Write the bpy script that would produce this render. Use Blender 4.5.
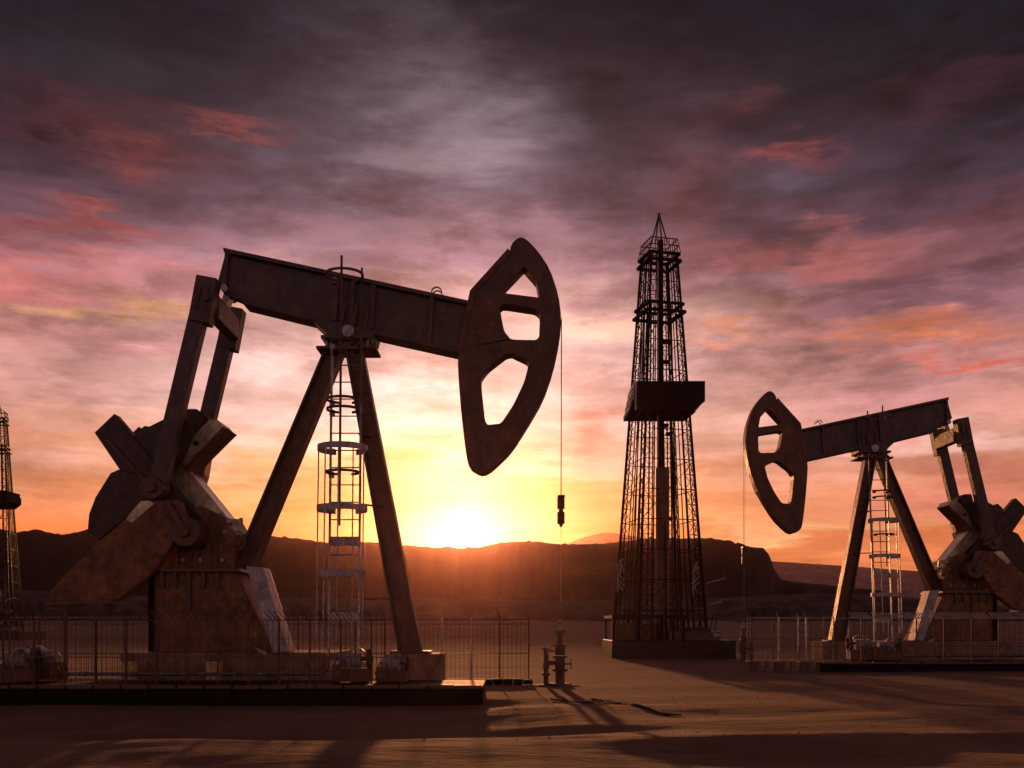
import bpy, bmesh, math, random
from mathutils import Vector, Matrix, noise
from mathutils.geometry import tessellate_polygon
R = math.radians
random.seed(7)
S = bpy.context.scene
C = S.collection
for o in list(bpy.data.objects): bpy.data.objects.remove(o)

# ------------------------------------------------------------------ camera
CAMZ, HOR = 1.35, 624.0           # eye height (m), horizon row
cd = bpy.data.cameras.new("camera"); cam = bpy.data.objects.new("camera", cd); C.objects.link(cam)
cam.location = (0, 0, CAMZ); cam.rotation_euler = (R(90), 0, 0)
cd.sensor_width = 36; cd.lens = 36*1000/1024; cd.shift_y = (HOR-384)/1024
cd.clip_start = .05; cd.clip_end = 9000
S.camera = cam
S.view_settings.view_transform = 'Standard'; S.view_settings.look = 'None'
S.view_settings.exposure = 0; S.view_settings.gamma = 1
S.cycles.volume_bounces = 0
S.cycles.max_bounces = 6

# ------------------------------------------------------------------ sun
SUN_AZ = math.atan((463-512)/1000); SUN_EL = math.atan(.0872)
sl = bpy.data.lights.new("sun", 'SUN'); sl.energy = 3.4; sl.angle = R(.9); sl.color = (1, .39, .14)
so = bpy.data.objects.new("sun", sl); C.objects.link(so)
sd = Vector((math.sin(SUN_AZ)*math.cos(SUN_EL), math.cos(SUN_AZ)*math.cos(SUN_EL), math.sin(SUN_EL)))
so.rotation_euler = sd.to_track_quat('Z', 'Y').to_euler(); so.location = (0, 60, 40)

# ------------------------------------------------------------------ sky
def lin(c):
    return tuple((v/255/12.92) if v/255 <= .04045 else ((v/255+.055)/1.055)**2.4 for v in c)
W = bpy.data.worlds.new("World"); S.world = W; W.use_nodes = True
NT = W.node_tree; NT.nodes.clear(); N = NT.nodes; L = NT.links
def put(sock, v):
    if isinstance(v, bpy.types.NodeSocket): L.new(v, sock)
    elif isinstance(v, tuple) and len(v) == 3 and sock.type == 'RGBA': sock.default_value = (*v, 1)
    else: sock.default_value = v
def M(op, a, b=None, c=None):
    n = N.new('ShaderNodeMath'); n.operation = op
    put(n.inputs[0], a)
    if b is not None: put(n.inputs[1], b)
    if c is not None: put(n.inputs[2], c)
    return n.outputs[0]
def MIX(f, a, b, mode='MIX'):
    n = N.new('ShaderNodeMix'); n.data_type = 'RGBA'; n.blend_type = mode; n.clamp_factor = True
    put(n.inputs[0], f); put(n.inputs[6], a); put(n.inputs[7], b); return n.outputs[2]
def RAMP(f, stops):
    n = N.new('ShaderNodeValToRGB'); put(n.inputs[0], f); e = n.color_ramp.elements
    n.color_ramp.interpolation = 'EASE'
    while len(e) > 1: e.remove(e[-1])
    e[0].position = stops[0][0]; e[0].color = (*lin(stops[0][1]), 1)
    for p, c in stops[1:]:
        k = e.new(p); k.color = (*lin(c), 1)
    return n.outputs[0]
tc = N.new('ShaderNodeTexCoord'); D = tc.outputs['Generated']
sx = N.new('ShaderNodeSeparateXYZ'); L.new(D, sx.inputs[0]); dx, dy, dz = sx.outputs
def NOISE(scl, detail=6, rough=.6, off=(0, 0, 0), dist=0):
    m = N.new('ShaderNodeMapping'); L.new(D, m.inputs[0]); m.inputs['Scale'].default_value = scl; m.inputs['Location'].default_value = off
    n = N.new('ShaderNodeTexNoise'); L.new(m.outputs[0], n.inputs[0]); n.inputs['Scale'].default_value = 1
    n.inputs['Detail'].default_value = detail; n.inputs['Roughness'].default_value = rough; n.inputs['Distortion'].default_value = dist
    return n.outputs[0]
az0 = M('ARCTAN2', dx, dy); el0 = M('ARCSINE', dz)
n_big = NOISE((5, 5, 17), 7, .62, (3, 1, 7), .15)
n_str = NOISE((5, 5, 44), 7, .60, (1, 5, 2), .12)
n_fin = NOISE((15, 15, 40), 9, .66, (8, 2, 4), .1)
n_pat = NOISE((5.5, 5.5, 15), 10, .64, (11, 4, 1), .2)
def ctr(n, k): return M('MULTIPLY', M('SUBTRACT', n, .5), k)
az = M('ADD', az0, M('ADD', ctr(n_big, .15), ctr(n_fin, .06)))
el = M('ADD', el0, M('ADD', ctr(n_str, .10), M('ADD', ctr(n_big, .10), ctr(n_fin, .035))))
def EL(py, px=512): return math.atan((HOR-py)/math.hypot(1000, px-512))
EM = 1.6
far_st = [(-200, (20, 22, 34)), (0, (8, 13, 26)), (50, (12, 15, 28)), (100, (22, 22, 34)), (150, (34, 31, 44)), (200, (46, 38, 52)), (235, (84, 60, 74)),
          (285, (142, 98, 106)), (350, (170, 120, 120)), (400, (198, 138, 130)), (450, (212, 146, 126)), (500, (226, 142, 104)), (545, (234, 132, 82)), (600, (200, 96, 60)), (640, (60, 36, 30))]
cen_st = [(-200, (20, 22, 34)), (0, (16, 19, 32)), (50, (34, 32, 46)), (100, (62, 58, 72)), (150, (90, 78, 92)), (200, (112, 90, 104)), (250, (160, 120, 132)),
          (300, (200, 158, 158)), (350, (226, 192, 188)), (400, (238, 212, 204)), (450, (240, 214, 190)), (500, (238, 180, 108)), (545, (236, 150, 66)), (600, (220, 110, 50)), (640, (60, 36, 30))]
def eramp(st): return [(max(0, min(1, EL(p)/EM+.1)), c) for p, c in sorted(st, key=lambda t: -t[0])]
ef = M('ADD', M('DIVIDE', el, EM), .1)
azc = M('ADD', az, .075)
f_c = M('EXPONENT', M('MULTIPLY', M('POWER', M('ABSOLUTE', M('DIVIDE', azc, .235)), 2.0), -1))
back = M('SMOOTH_MIN', 1.0, M('MULTIPLY', M('MAXIMUM', M('SUBTRACT', M('ABSOLUTE', az0), .8), 0), .55), .1)
base = MIX(f_c, RAMP(ef, eramp(far_st)), RAMP(ef, eramp(cen_st)))
dusk = RAMP(ef, eramp([(-200, (42, 38, 48)), (150, (60, 50, 62)), (300, (150, 118, 126)), (500, (180, 136, 130)), (600, (132, 100, 100)), (640, (50, 36, 34))]))  # sky behind the camera, raised as fill for steel facing the viewer
base = MIX(back, base, dusk)
def blob(col, px, py, wx, wy, k, src, tilt=0.0):
    a0 = math.atan((px-512)/1000); e0 = EL(py, px)
    u = M('SUBTRACT', az, a0); v = M('SUBTRACT', el, e0)
    if tilt: v = M('SUBTRACT', v, M('MULTIPLY', u, tilt))
    q = M('ADD', M('POWER', M('ABSOLUTE', M('DIVIDE', u, wx/1000)), 2.0), M('POWER', M('ABSOLUTE', M('DIVIDE', v, wy/1000)), 2.0))
    g = M('EXPONENT', M('MULTIPLY', q, -1))
    return MIX(M('MULTIPLY', g, k), src, lin(col))
for b in [((134, 116, 124), 455, 120, 115, 42, .75), ((146, 126, 134), 480, 150, 70, 22, .7), ((96, 82, 92), 400, 60, 110, 50, .5), ((142, 122, 130), 395, 158, 60, 12, .5),
          ((32, 29, 36), 120, 60, 210, 70, .7), ((36, 28, 36), 600, 95, 60, 90, .6), ((30, 28, 35), 880, 40, 230, 50, .7), ((62, 50, 62), 900, 185, 160, 46, .7),
          ((132, 66, 66), 235, 112, 40, 6, .75, .05), ((118, 58, 60), 140, 146, 24, 12, .6), ((120, 60, 64), 120, 140, 90, 22, .5),
          ((160, 74, 74), 70, 228, 90, 8, .75, .12), ((172, 82, 74), 90, 216, 34, 5, .6), ((140, 68, 66), 800, 148, 40, 9, .8, -.05), ((98, 52, 56), 765, 84, 26, 10, .4),
          ((74, 42, 48), 955, 90, 80, 14, .5), ((96, 84, 100), 780, 180, 50, 16, .6), ((120, 60, 64), 705, 195, 30, 34, .35), ((168, 90, 84), 830, 250, 110, 12, .7, -.14),
          ((104, 54, 60), 1000, 215, 70, 22, .5), ((90, 60, 72), 960, 275, 110, 20, .85, -.06), ((104, 66, 74), 700, 140, 60, 50, .35),
          ((222, 160, 112), 120, 298, 120, 9, .8, .03), ((226, 140, 112), 60, 326, 110, 12, .6), ((128, 100, 122), 90, 332, 90, 12, .45), ((206, 108, 100), 30, 265, 80, 14, .6),
          ((216, 120, 84), 940, 316, 105, 13, .85, -.05), ((218, 94, 68), 985, 352, 62, 8, .9, -.05), ((224, 140, 104), 720, 328, 34, 6, .7),
          ((176, 120, 128), 880, 390, 110, 22, .5), ((232, 186, 176), 960, 430, 80, 9, .7), ((214, 122, 114), 975, 480, 90, 12, .6), ((246, 198, 140), 820, 522, 120, 8, .7),
          ((198, 112, 104), 592, 428, 26, 22, .85), ((206, 126, 116), 600, 440, 50, 8, .6), ((246, 200, 150), 600, 320, 100, 8, .35), ((232, 164, 150), 420, 300, 130, 16, .3),
          ((250, 190, 110), 330, 470, 120, 10, .5), ((255, 140, 62), 230, 520, 170, 22, .5), ((255, 130, 66), 60, 530, 120, 22, .5), ((190, 116, 122), 170, 270, 90, 14, .6)]:
    base = blob(b[0], b[1], b[2], b[3], b[4], b[5], base, b[6] if len(b) > 6 else 0)
# streaks and billows over everything
hi = M('MINIMUM', 1.0, M('MAXIMUM', 0.0, M('MULTIPLY', M('SUBTRACT', el0, .05), 5)))
def sharp(n_, lo, hi_, a, b_):
    q_ = N.new('ShaderNodeMapRange'); q_.interpolation_type = 'SMOOTHSTEP'; L.new(n_, q_.inputs[0])
    for k_, v_ in ((1, lo), (2, hi_), (3, a), (4, b_)): q_.inputs[k_].default_value = v_
    return q_.outputs[0]
n_puf = NOISE((8, 8, 24), 12, .60, (2, 9, 6), .12)
crisp = M('ADD', M('MULTIPLY', sharp(n_puf, .44, .60, -.16, .26), hi), sharp(n_str, .46, .58, -.05, .09))
mod = M('ADD', M('ADD', 1.0, crisp), M('ADD', ctr(n_str, .70), M('ADD', ctr(n_fin, .85), M('MULTIPLY', ctr(n_pat, 2.4), hi))))
vm = N.new('ShaderNodeVectorMath'); vm.operation = 'SCALE'; L.new(base, vm.inputs[0]); L.new(mod, vm.inputs['Scale'])
base = vm.outputs[0]
ns = N.new('ShaderNodeTexSky'); ns.sky_type = 'NISHITA'; ns.sun_disc = False; ns.sun_elevation = SUN_EL; ns.sun_rotation = SUN_AZ
ns.dust_density = 3
vs = N.new('ShaderNodeVectorMath'); vs.operation = 'SCALE'; L.new(ns.outputs[0], vs.inputs[0]); vs.inputs['Scale'].default_value = .0015
va = N.new('ShaderNodeVectorMath'); va.operation = 'ADD'; L.new(base, va.inputs[0]); L.new(vs.outputs[0], va.inputs[1]); base = va.outputs[0]
# the sun and its aureole
dt = N.new('ShaderNodeVectorMath'); dt.operation = 'DOT_PRODUCT'; L.new(D, dt.inputs[0]); dt.inputs[1].default_value = sd
ang = M('ARCCOSINE', M('MINIMUM', dt.outputs['Value'], 1.0))
def aure(w, p, k, col, src):
    g = M('MULTIPLY', M('EXPONENT', M('MULTIPLY', M('POWER', M('DIVIDE', ang, w), p), -1)), k)
    c = N.new('ShaderNodeVectorMath'); c.operation = 'SCALE'; c.inputs[0].default_value = col; L.new(g, c.inputs['Scale'])
    a = N.new('ShaderNodeVectorMath'); a.operation = 'ADD'; L.new(src, a.inputs[0]); L.new(c.outputs[0], a.inputs[1]); return a.outputs[0]
base = aure(.012, 2, 5, (1, .92, .7), base)
base = aure(.026, 1.1, .75, (1, .84, .48), base)
base = aure(.09, 1.2, .25, (1, .58, .2), base)
bg = N.new('ShaderNodeBackground'); L.new(base, bg.inputs[0]); bg.inputs[1].default_value = 1
ow = N.new('ShaderNodeOutputWorld'); L.new(bg.outputs[0], ow.inputs[0])

# ------------------------------------------------------------------ materials
def mat(name, c1, c2, rough=.6, metal=0.0, scale=3.0, bump=.15, c3=None, stretch=(1, 1, 1), rvar=.25, bscale=None, wear=.45):
    m = bpy.data.materials.new(name); m.use_nodes = True; t = m.node_tree; n = t.nodes; l = t.links
    p = n['Principled BSDF']; tcn = n.new('ShaderNodeTexCoord'); mp = n.new('ShaderNodeMapping')
    l.new(tcn.outputs['Object'], mp.inputs[0]); mp.inputs['Scale'].default_value = stretch
    a = n.new('ShaderNodeTexNoise'); l.new(mp.outputs[0], a.inputs[0]); a.inputs['Scale'].default_value = scale; a.inputs['Detail'].default_value = 8; a.inputs['Roughness'].default_value = .68
    r = n.new('ShaderNodeValToRGB'); l.new(a.outputs[0], r.inputs[0])
    e = r.color_ramp.elements; e[0].position = .38; e[0].color = (*c1, 1); e[1].position = .62; e[1].color = (*c2, 1)
    if c3: k = e.new(.72); k.color = (*c3, 1)
    l.new(r.outputs[0], p.inputs['Base Color'])
    a2 = n.new('ShaderNodeTexNoise'); m2 = n.new('ShaderNodeMapping'); l.new(tcn.outputs['Object'], m2.inputs[0]); m2.inputs['Scale'].default_value = (2.7*scale, 2.7*scale, 1.7*scale)
    l.new(m2.outputs[0], a2.inputs[0]); a2.inputs['Scale'].default_value = 1; a2.inputs['Detail'].default_value = 10; a2.inputs['Roughness'].default_value = .75
    r2 = n.new('ShaderNodeMapRange'); l.new(a2.outputs[0], r2.inputs[0]); r2.inputs[1].default_value = .36; r2.inputs[2].default_value = .64; r2.inputs[3].default_value = 1-wear; r2.inputs[4].default_value = 1+wear
    sc_ = n.new('ShaderNodeVectorMath'); sc_.operation = 'SCALE'; l.new(r.outputs[0], sc_.inputs[0]); l.new(r2.outputs[0], sc_.inputs['Scale']); l.new(sc_.outputs[0], p.inputs['Base Color'])
    rr = n.new('ShaderNodeMapRange'); l.new(a.outputs[0], rr.inputs[0]); rr.inputs[3].default_value = max(.05, rough-rvar); rr.inputs[4].default_value = min(1, rough+rvar)
    l.new(rr.outputs[0], p.inputs['Roughness']); p.inputs['Metallic'].default_value = metal
    b2 = n.new('ShaderNodeTexNoise'); l.new(mp.outputs[0], b2.inputs[0]); b2.inputs['Scale'].default_value = bscale or scale*6; b2.inputs['Detail'].default_value = 6
    bp = n.new('ShaderNodeBump'); bp.inputs['Strength'].default_value = bump; bp.inputs['Distance'].default_value = .03
    l.new(b2.outputs[0], bp.inputs['Height']); l.new(bp.outputs[0], p.inputs['Normal'])
    return m
m_rust = mat('rusty_steel', (.105, .062, .046), (.19, .088, .052), .5, .25, 1.6, .35, (.26, .12, .058), wear=.32)
m_dark = mat('dark_steel', (.085, .068, .064), (.14, .10, .085), .5, .3, 1.8, .3, (.20, .125, .085), wear=.28)
m_brown = mat('brown_painted_plate', (.16, .072, .034), (.30, .132, .056), .66, .05, 2.2, .4, (.44, .22, .095))
m_bare_sunlit = mat('worn_metal_sunlit', (.45, .34, .20), (.78, .68, .46), .34, .3, 1.4, .3, (.85, .78, .62))  # bare metal with sunlit glints put into a pale base colour
m_grey = mat('pale_grey_paint', (.38, .34, .36), (.55, .50, .52), .5, .1, 3, .2)
m_iron = mat('cast_iron', (.050, .034, .028), (.095, .060, .044), .48, .3, 1.5, .35, (.18, .10, .06))
m_pipe = mat('galvanised_steel', (.22, .20, .20), (.42, .38, .38), .35, .7, 4, .15)
m_wire = mat('thin_dark_steel', (.035, .028, .026), (.07, .045, .035), .5, .5, 4, .1)
m_fence = mat('rusty_wire', (.09, .045, .03), (.17, .08, .05), .5, .3, 4, .1)
m_black = mat('black_steel', (.010, .009, .009), (.022, .017, .015), .7, .1, 2, .2)
m_conc = mat('stained_concrete', (.22, .13, .085), (.34, .21, .13), .85, 0, 1.8, .5, (.34, .24, .15))
m_pale = mat('zinc_wire', (.6, .55, .55), (.8, .75, .74), .6, 0, 3, .1)
m_gold = mat('brass_painted_tank', (.62, .42, .17), (.78, .58, .28), .45, .3, 3, .2)
m_matte_black = mat('matte_black', (.008, .006, .005), (.02, .014, .01), .95, 0, 3, .2)
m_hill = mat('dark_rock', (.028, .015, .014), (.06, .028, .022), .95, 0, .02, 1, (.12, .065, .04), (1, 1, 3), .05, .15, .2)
m_far = mat('hazed_far_rock', (.38, .25, .23), (.48, .33, .29), .95, 0, .01, .5, None, (1, 1, 3), .05)  # rock lightened, distance haze partly put into its base colour
for q_ in (m_black, m_matte_black): q_.node_tree.nodes['Principled BSDF'].inputs['Specular IOR Level'].default_value = .12
# sand with wind ripples
m_sand = mat('sand', (.205, .094, .052), (.29, .138, .078), .95, 0, .35, .5, (.345, .175, .10), (1, 1, 1), .05, 9, .14)
t = m_sand.node_tree; n = t.nodes; l = t.links; p = n['Principled BSDF']
tcn = n.new('ShaderNodeTexCoord'); mp = n.new('ShaderNodeMapping'); l.new(tcn.outputs['Object'], mp.inputs[0]); mp.inputs['Scale'].default_value = (.5, 1.8, 1); mp.inputs['Rotation'].default_value = (0, 0, R(8))
wv = n.new('ShaderNodeTexNoise'); l.new(mp.outputs[0], wv.inputs[0]); wv.inputs['Scale'].default_value = 2.4; wv.inputs['Detail'].default_value = 9; wv.inputs['Roughness'].default_value = .62
b = n.new('ShaderNodeBump'); b.inputs['Strength'].default_value = .6; b.inputs['Distance'].default_value = .07; l.new(wv.outputs[0], b.inputs['Height'])
old = p.inputs['Normal'].links[0].from_socket; l.new(old, b.inputs['Normal']); l.new(b.outputs[0], p.inputs['Normal'])

# ------------------------------------------------------------------ mesh helpers
def P(px, py, d): return Vector(((px-512)*d/1000, d, CAMZ+(HOR-py)*d/1000))
class MB:
    def __init__(s, org=(0, 0, 0)): s.v = []; s.f = []; s.o = Vector(org)
    def add(s, vs, fs):
        k = len(s.v); s.v += [tuple(Vector(v)-s.o) for v in vs]; s.f += [tuple(k+i for i in f) for f in fs]; return s
    def box(s, c, size, m=None):
        hx, hy, hz = size[0]/2, size[1]/2, size[2]/2; c = Vector(c)
        vs = [Vector((x, y, z)) for x in (-hx, hx) for y in (-hy, hy) for z in (-hz, hz)]
        if m is not None: vs = [m @ v for v in vs]
        return s.add([v+c for v in vs], [(0, 1, 3, 2), (4, 6, 7, 5), (0, 4, 5, 1), (2, 3, 7, 6), (0, 2, 6, 4), (1, 5, 7, 3)])
    def bar(s, a, b, w, h=None, up=(0, 1, 0), w2=None, h2=None):       # rectangular section; h is measured along up
        a = Vector(a); b = Vector(b); h = h or w; w2 = w2 or w; h2 = h2 or h
        d = (b-a).normalized(); u = Vector(up); u = (u-d*u.dot(d))
        if u.length < 1e-4: u = Vector((1, 0, 0)); u = u-d*u.dot(d)
        u.normalize(); r = d.cross(u)
        q = [(-1, -1), (1, -1), (1, 1), (-1, 1)]
        return s.add([a+r*x*w/2+u*y*h/2 for x, y in q]+[b+r*x*w2/2+u*y*h2/2 for x, y in q],
                     [(0, 3, 2, 1), (4, 5, 6, 7), (0, 1, 5, 4), (1, 2, 6, 5), (2, 3, 7, 6), (3, 0, 4, 7)])
    def tube(s, a, b, r, n=6, r2=None):
        a = Vector(a); b = Vector(b); d = (b-a).normalized(); r2 = r if r2 is None else r2
        u = d.orthogonal().normalized(); w = d.cross(u)
        cs = [(math.cos(2*math.pi*i/n), math.sin(2*math.pi*i/n)) for i in range(n)]
        return s.add([a+(u*c+w*k)*r for c, k in cs]+[b+(u*c+w*k)*r2 for c, k in cs],
                     [(i, (i+1) % n, n+(i+1) % n, n+i) for i in range(n)]+[tuple(range(n-1, -1, -1)), tuple(range(n, 2*n))])
    def path(s, pts, r, n=6):
        for a, b in zip(pts, pts[1:]): s.tube(a, b, r, n)
        return s
    def hoop(s, c, r, w, t, a0=0, a1=360, seg=24, ax='z'):             # flat band: w along axis, t radial
        c = Vector(c); vs = []; k = int(seg*(a1-a0)/360); full = abs(a1-a0-360) < 1e-3
        for i in range(k+(0 if full else 1)):
            a = R(a0+(a1-a0)*i/k)
            for rr, ww in ((r-t/2, -w/2), (r+t/2, -w/2), (r+t/2, w/2), (r-t/2, w/2)):
                v = Vector((math.cos(a)*rr, math.sin(a)*rr, ww)) if ax == 'z' else Vector((math.cos(a)*rr, ww, math.sin(a)*rr)) if ax == 'y' else Vector((ww, math.cos(a)*rr, math.sin(a)*rr))
                vs.append(c+v)
        m = len(vs)//4; fs = []
        for i in range(k):
            j = (i+1) % m
            for q in range(4): fs.append((4*i+q, 4*i+(q+1) % 4, 4*j+(q+1) % 4, 4*j+q))
        if not full: fs += [(0, 1, 2, 3), (4*m-1, 4*m-2, 4*m-3, 4*m-4)]
        return s.add(vs, fs)
    def poly(s, outer, y0, y1, holes=(), d=None):                      # extrude an outline in x,z from y0 to y1
        loops = [outer]+list(holes); flat = [q for lp in loops for q in lp]; n = len(flat)
        tri = tessellate_polygon([[Vector((x, z, 0)) for x, z in lp] for lp in loops])
        fs = [tuple(t_) for t_ in tri]+[tuple(n+i for i in reversed(t_)) for t_ in tri]; k = 0
        for lp in loops:
            m = len(lp)
            for i in range(m): fs.append((k+i, k+(i+1) % m, n+k+(i+1) % m, n+k+i))
            k += m
        return s.add([(x, y0, z) for x, z in flat]+[(x, y1, z) for x, z in flat], fs)
    def build(s, name, m, parent=None, loc=(0, 0, 0), bevel=0, smooth=False, **kw):
        me = bpy.data.meshes.new(name); me.from_pydata(s.v, [], s.f)
        bm = bmesh.new(); bm.from_mesh(me); bmesh.ops.recalc_face_normals(bm, faces=bm.faces); bm.to_mesh(me); bm.free()
        me.materials.append(m); o = bpy.data.objects.new(name, me); C.objects.link(o); o.location = loc; o.parent = parent
        if smooth:
            for f in me.polygons: f.use_smooth = True
        if bevel:
            b_ = o.modifiers.new('bevel', 'BEVEL'); b_.width = bevel; b_.segments = 2; b_.limit_method = 'ANGLE'; b_.angle_limit = R(35)
        for k, v in kw.items(): o[k] = v
        return o
def root(name, label, cat, loc, group=None):
    o = bpy.data.objects.new(name, None); C.objects.link(o); o.location = loc; o['label'] = label; o['category'] = cat
    o.empty_display_size = .3
    if group: o['group'] = group
    return o
def kids(o): return [c for c in bpy.data.objects if c.parent == o]
def copy_tree(o, parent=None):
    c = o.copy(); C.objects.link(c); c.parent = parent
    for k in kids(o): copy_tree(k, c)
    return c
def smooth_loop(pts, it=1):
    cut = .22 if it == 1 else .12
    for _ in range(it):
        q = []
        for i in range(len(pts)):
            a, b = pts[i], pts[(i+1) % len(pts)]
            q += [(a[0]*(1-cut)+b[0]*cut, a[1]*(1-cut)+b[1]*cut), (a[0]*cut+b[0]*(1-cut), a[1]*cut+b[1]*(1-cut))]
        pts = q
    return pts

# ------------------------------------------------------------------ terrain
def ss(a, b, x): t_ = max(0, min(1, (x-a)/(b-a))); return t_*t_*(3-2*t_)
def gz(x, y):
    d = math.hypot(x, y)
    far = .012*max(0, y-62)
    und = 0
    if y < 60:
        u = x*.22+y*.9
        und = .10*noise.noise(Vector((x*.14+3, y*.34-x*.05, 0)))+.030*noise.noise(Vector((x*.38, y*.7+x*.2, 4)))+.006*noise.noise(Vector((x*.9+y*.3, y*2.6-x*.5, 2)))
        rid = noise.noise(Vector((x*.13+9, y*.36-x*.09, 7))); und += .14*(max(0, .60-abs(rid)*1.3))**1.2-.03
        near = 1-ss(15.5, 18.5, y)
        und = und*(.22+1.5*near)-.13*(1-ss(17.6, 18.6, y))*ss(11, 15, y)*(1-ss(-1, 1.5, x))
    else: und = .3*noise.noise(Vector((x*.02, y*.03, 0)))*ss(60, 100, y)
    return far+und-.03
def make_ground():
    ys = [-300, -120, -50, -20, -8, -2]; y = 1.5
    while y < 24: ys.append(y); y += .09+.004*y
    while y < 3100: ys.append(y); y *= 1.045
    us = []; u = -4.0
    while u < 4.001: us.append(u); u += .008 if abs(u) < .72 else .12
    vs = []
    for y in ys:
        sc = max(12, y*1.0+4) if y > 0 else max(12, -y+10)
        for u in us: x = u*sc; vs.append((x, y, gz(x, y)))
    m = len(us); fs = [(j*m+i, j*m+i+1, (j+1)*m+i+1, (j+1)*m+i) for j in range(len(ys)-1) for i in range(m-1)]
    MB().add(vs, fs).build('ground', m_sand, smooth=True, kind='structure')
make_ground()
def hills(name, prof, d0, m, toe, back, amp, seed, step, cliff=.35, rr=1):
    def h(px):
        for (a, ya), (b, yb) in zip(prof, prof[1:]):
            if a <= px <= b: return ya+(yb-ya)*(px-a)/(b-a)
        return prof[0][1] if px < prof[0][0] else prof[-1][1]
    pxs = []; p_ = prof[0][0]
    while p_ <= prof[-1][0]: pxs.append(p_); p_ += step if -30 < p_ < 1060 else step*6
    rows = 26; vs = []
    for j in range(rows):
        t_ = j/(rows-1)
        for px in pxs:
            X = (px-512)*d0/1000; top = CAMZ+(HOR-h(px))*d0/1000
            jag = noise.noise(Vector((X/d0*28, seed, 1)))*.6+noise.noise(Vector((X/d0*90, seed, 5)))*.4
            if t_ < .75:
                s_ = t_/.75; y = d0-toe*(1-s_)*(1+.35*jag)
                f = .30*ss(0, .62, s_)+.70*ss(.60+.1*jag, .86+.1*jag, s_) if cliff else s_**1.1
                z = top*f + amp*noise.fractal(Vector((X/d0*40, s_*5, seed)), 1, 2, 5)*math.sin(math.pi*min(1, s_))
                if s_ >= .999: z = top
            else:
                s_ = (t_-.75)/.25; y = d0+back*s_; z = top*(1-.55*s_*s_)-2*s_
            if s_ < .97 or t_ >= .75: z = min(z, top*.97)
            else: z = min(z, top)
            z += rr*amp*.05*noise.noise(Vector((X/d0*220, t_*3, seed)))
            vs.append((X*(y/d0), y, z-1.0*(1-min(1, t_*8))))
    k = len(pxs); fs = [(j*k+i, j*k+i+1, (j+1)*k+i+1, (j+1)*k+i) for j in range(rows-1) for i in range(k-1)]
    return MB().add(vs, fs).build(name, m, smooth=True, kind='structure')
main = [(-1400, 575), (-600, 562), (-200, 548), (0, 531), (17, 535), (36, 532), (60, 537), (79, 534), (90, 531), (112, 533), (150, 538), (200, 537), (240, 535.5), (270, 538), (300, 541), (330, 545), (370, 544), (400, 547), (430, 548.5),
        (480, 549), (500, 544.5), (530, 543), (560, 546), (600, 546), (625, 543.5), (650, 540.5), (712, 540.5), (735, 545), (752, 549), (763, 550), (769, 556), (775, 572), (781, 580), (795, 583),
        (840, 587), (880, 591), (905, 600), (960, 604), (1030, 605), (1300, 600), (2400, 590)]
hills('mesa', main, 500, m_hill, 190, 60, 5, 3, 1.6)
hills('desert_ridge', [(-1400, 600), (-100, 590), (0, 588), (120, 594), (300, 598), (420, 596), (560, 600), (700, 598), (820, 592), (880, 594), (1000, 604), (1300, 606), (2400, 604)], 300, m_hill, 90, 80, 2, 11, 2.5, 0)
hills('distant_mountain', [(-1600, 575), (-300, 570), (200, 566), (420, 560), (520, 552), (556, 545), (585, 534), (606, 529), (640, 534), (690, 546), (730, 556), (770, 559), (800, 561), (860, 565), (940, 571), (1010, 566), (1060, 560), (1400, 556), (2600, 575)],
      2900, m_far, 600, 100, 14, 21, 3, 0)

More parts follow.
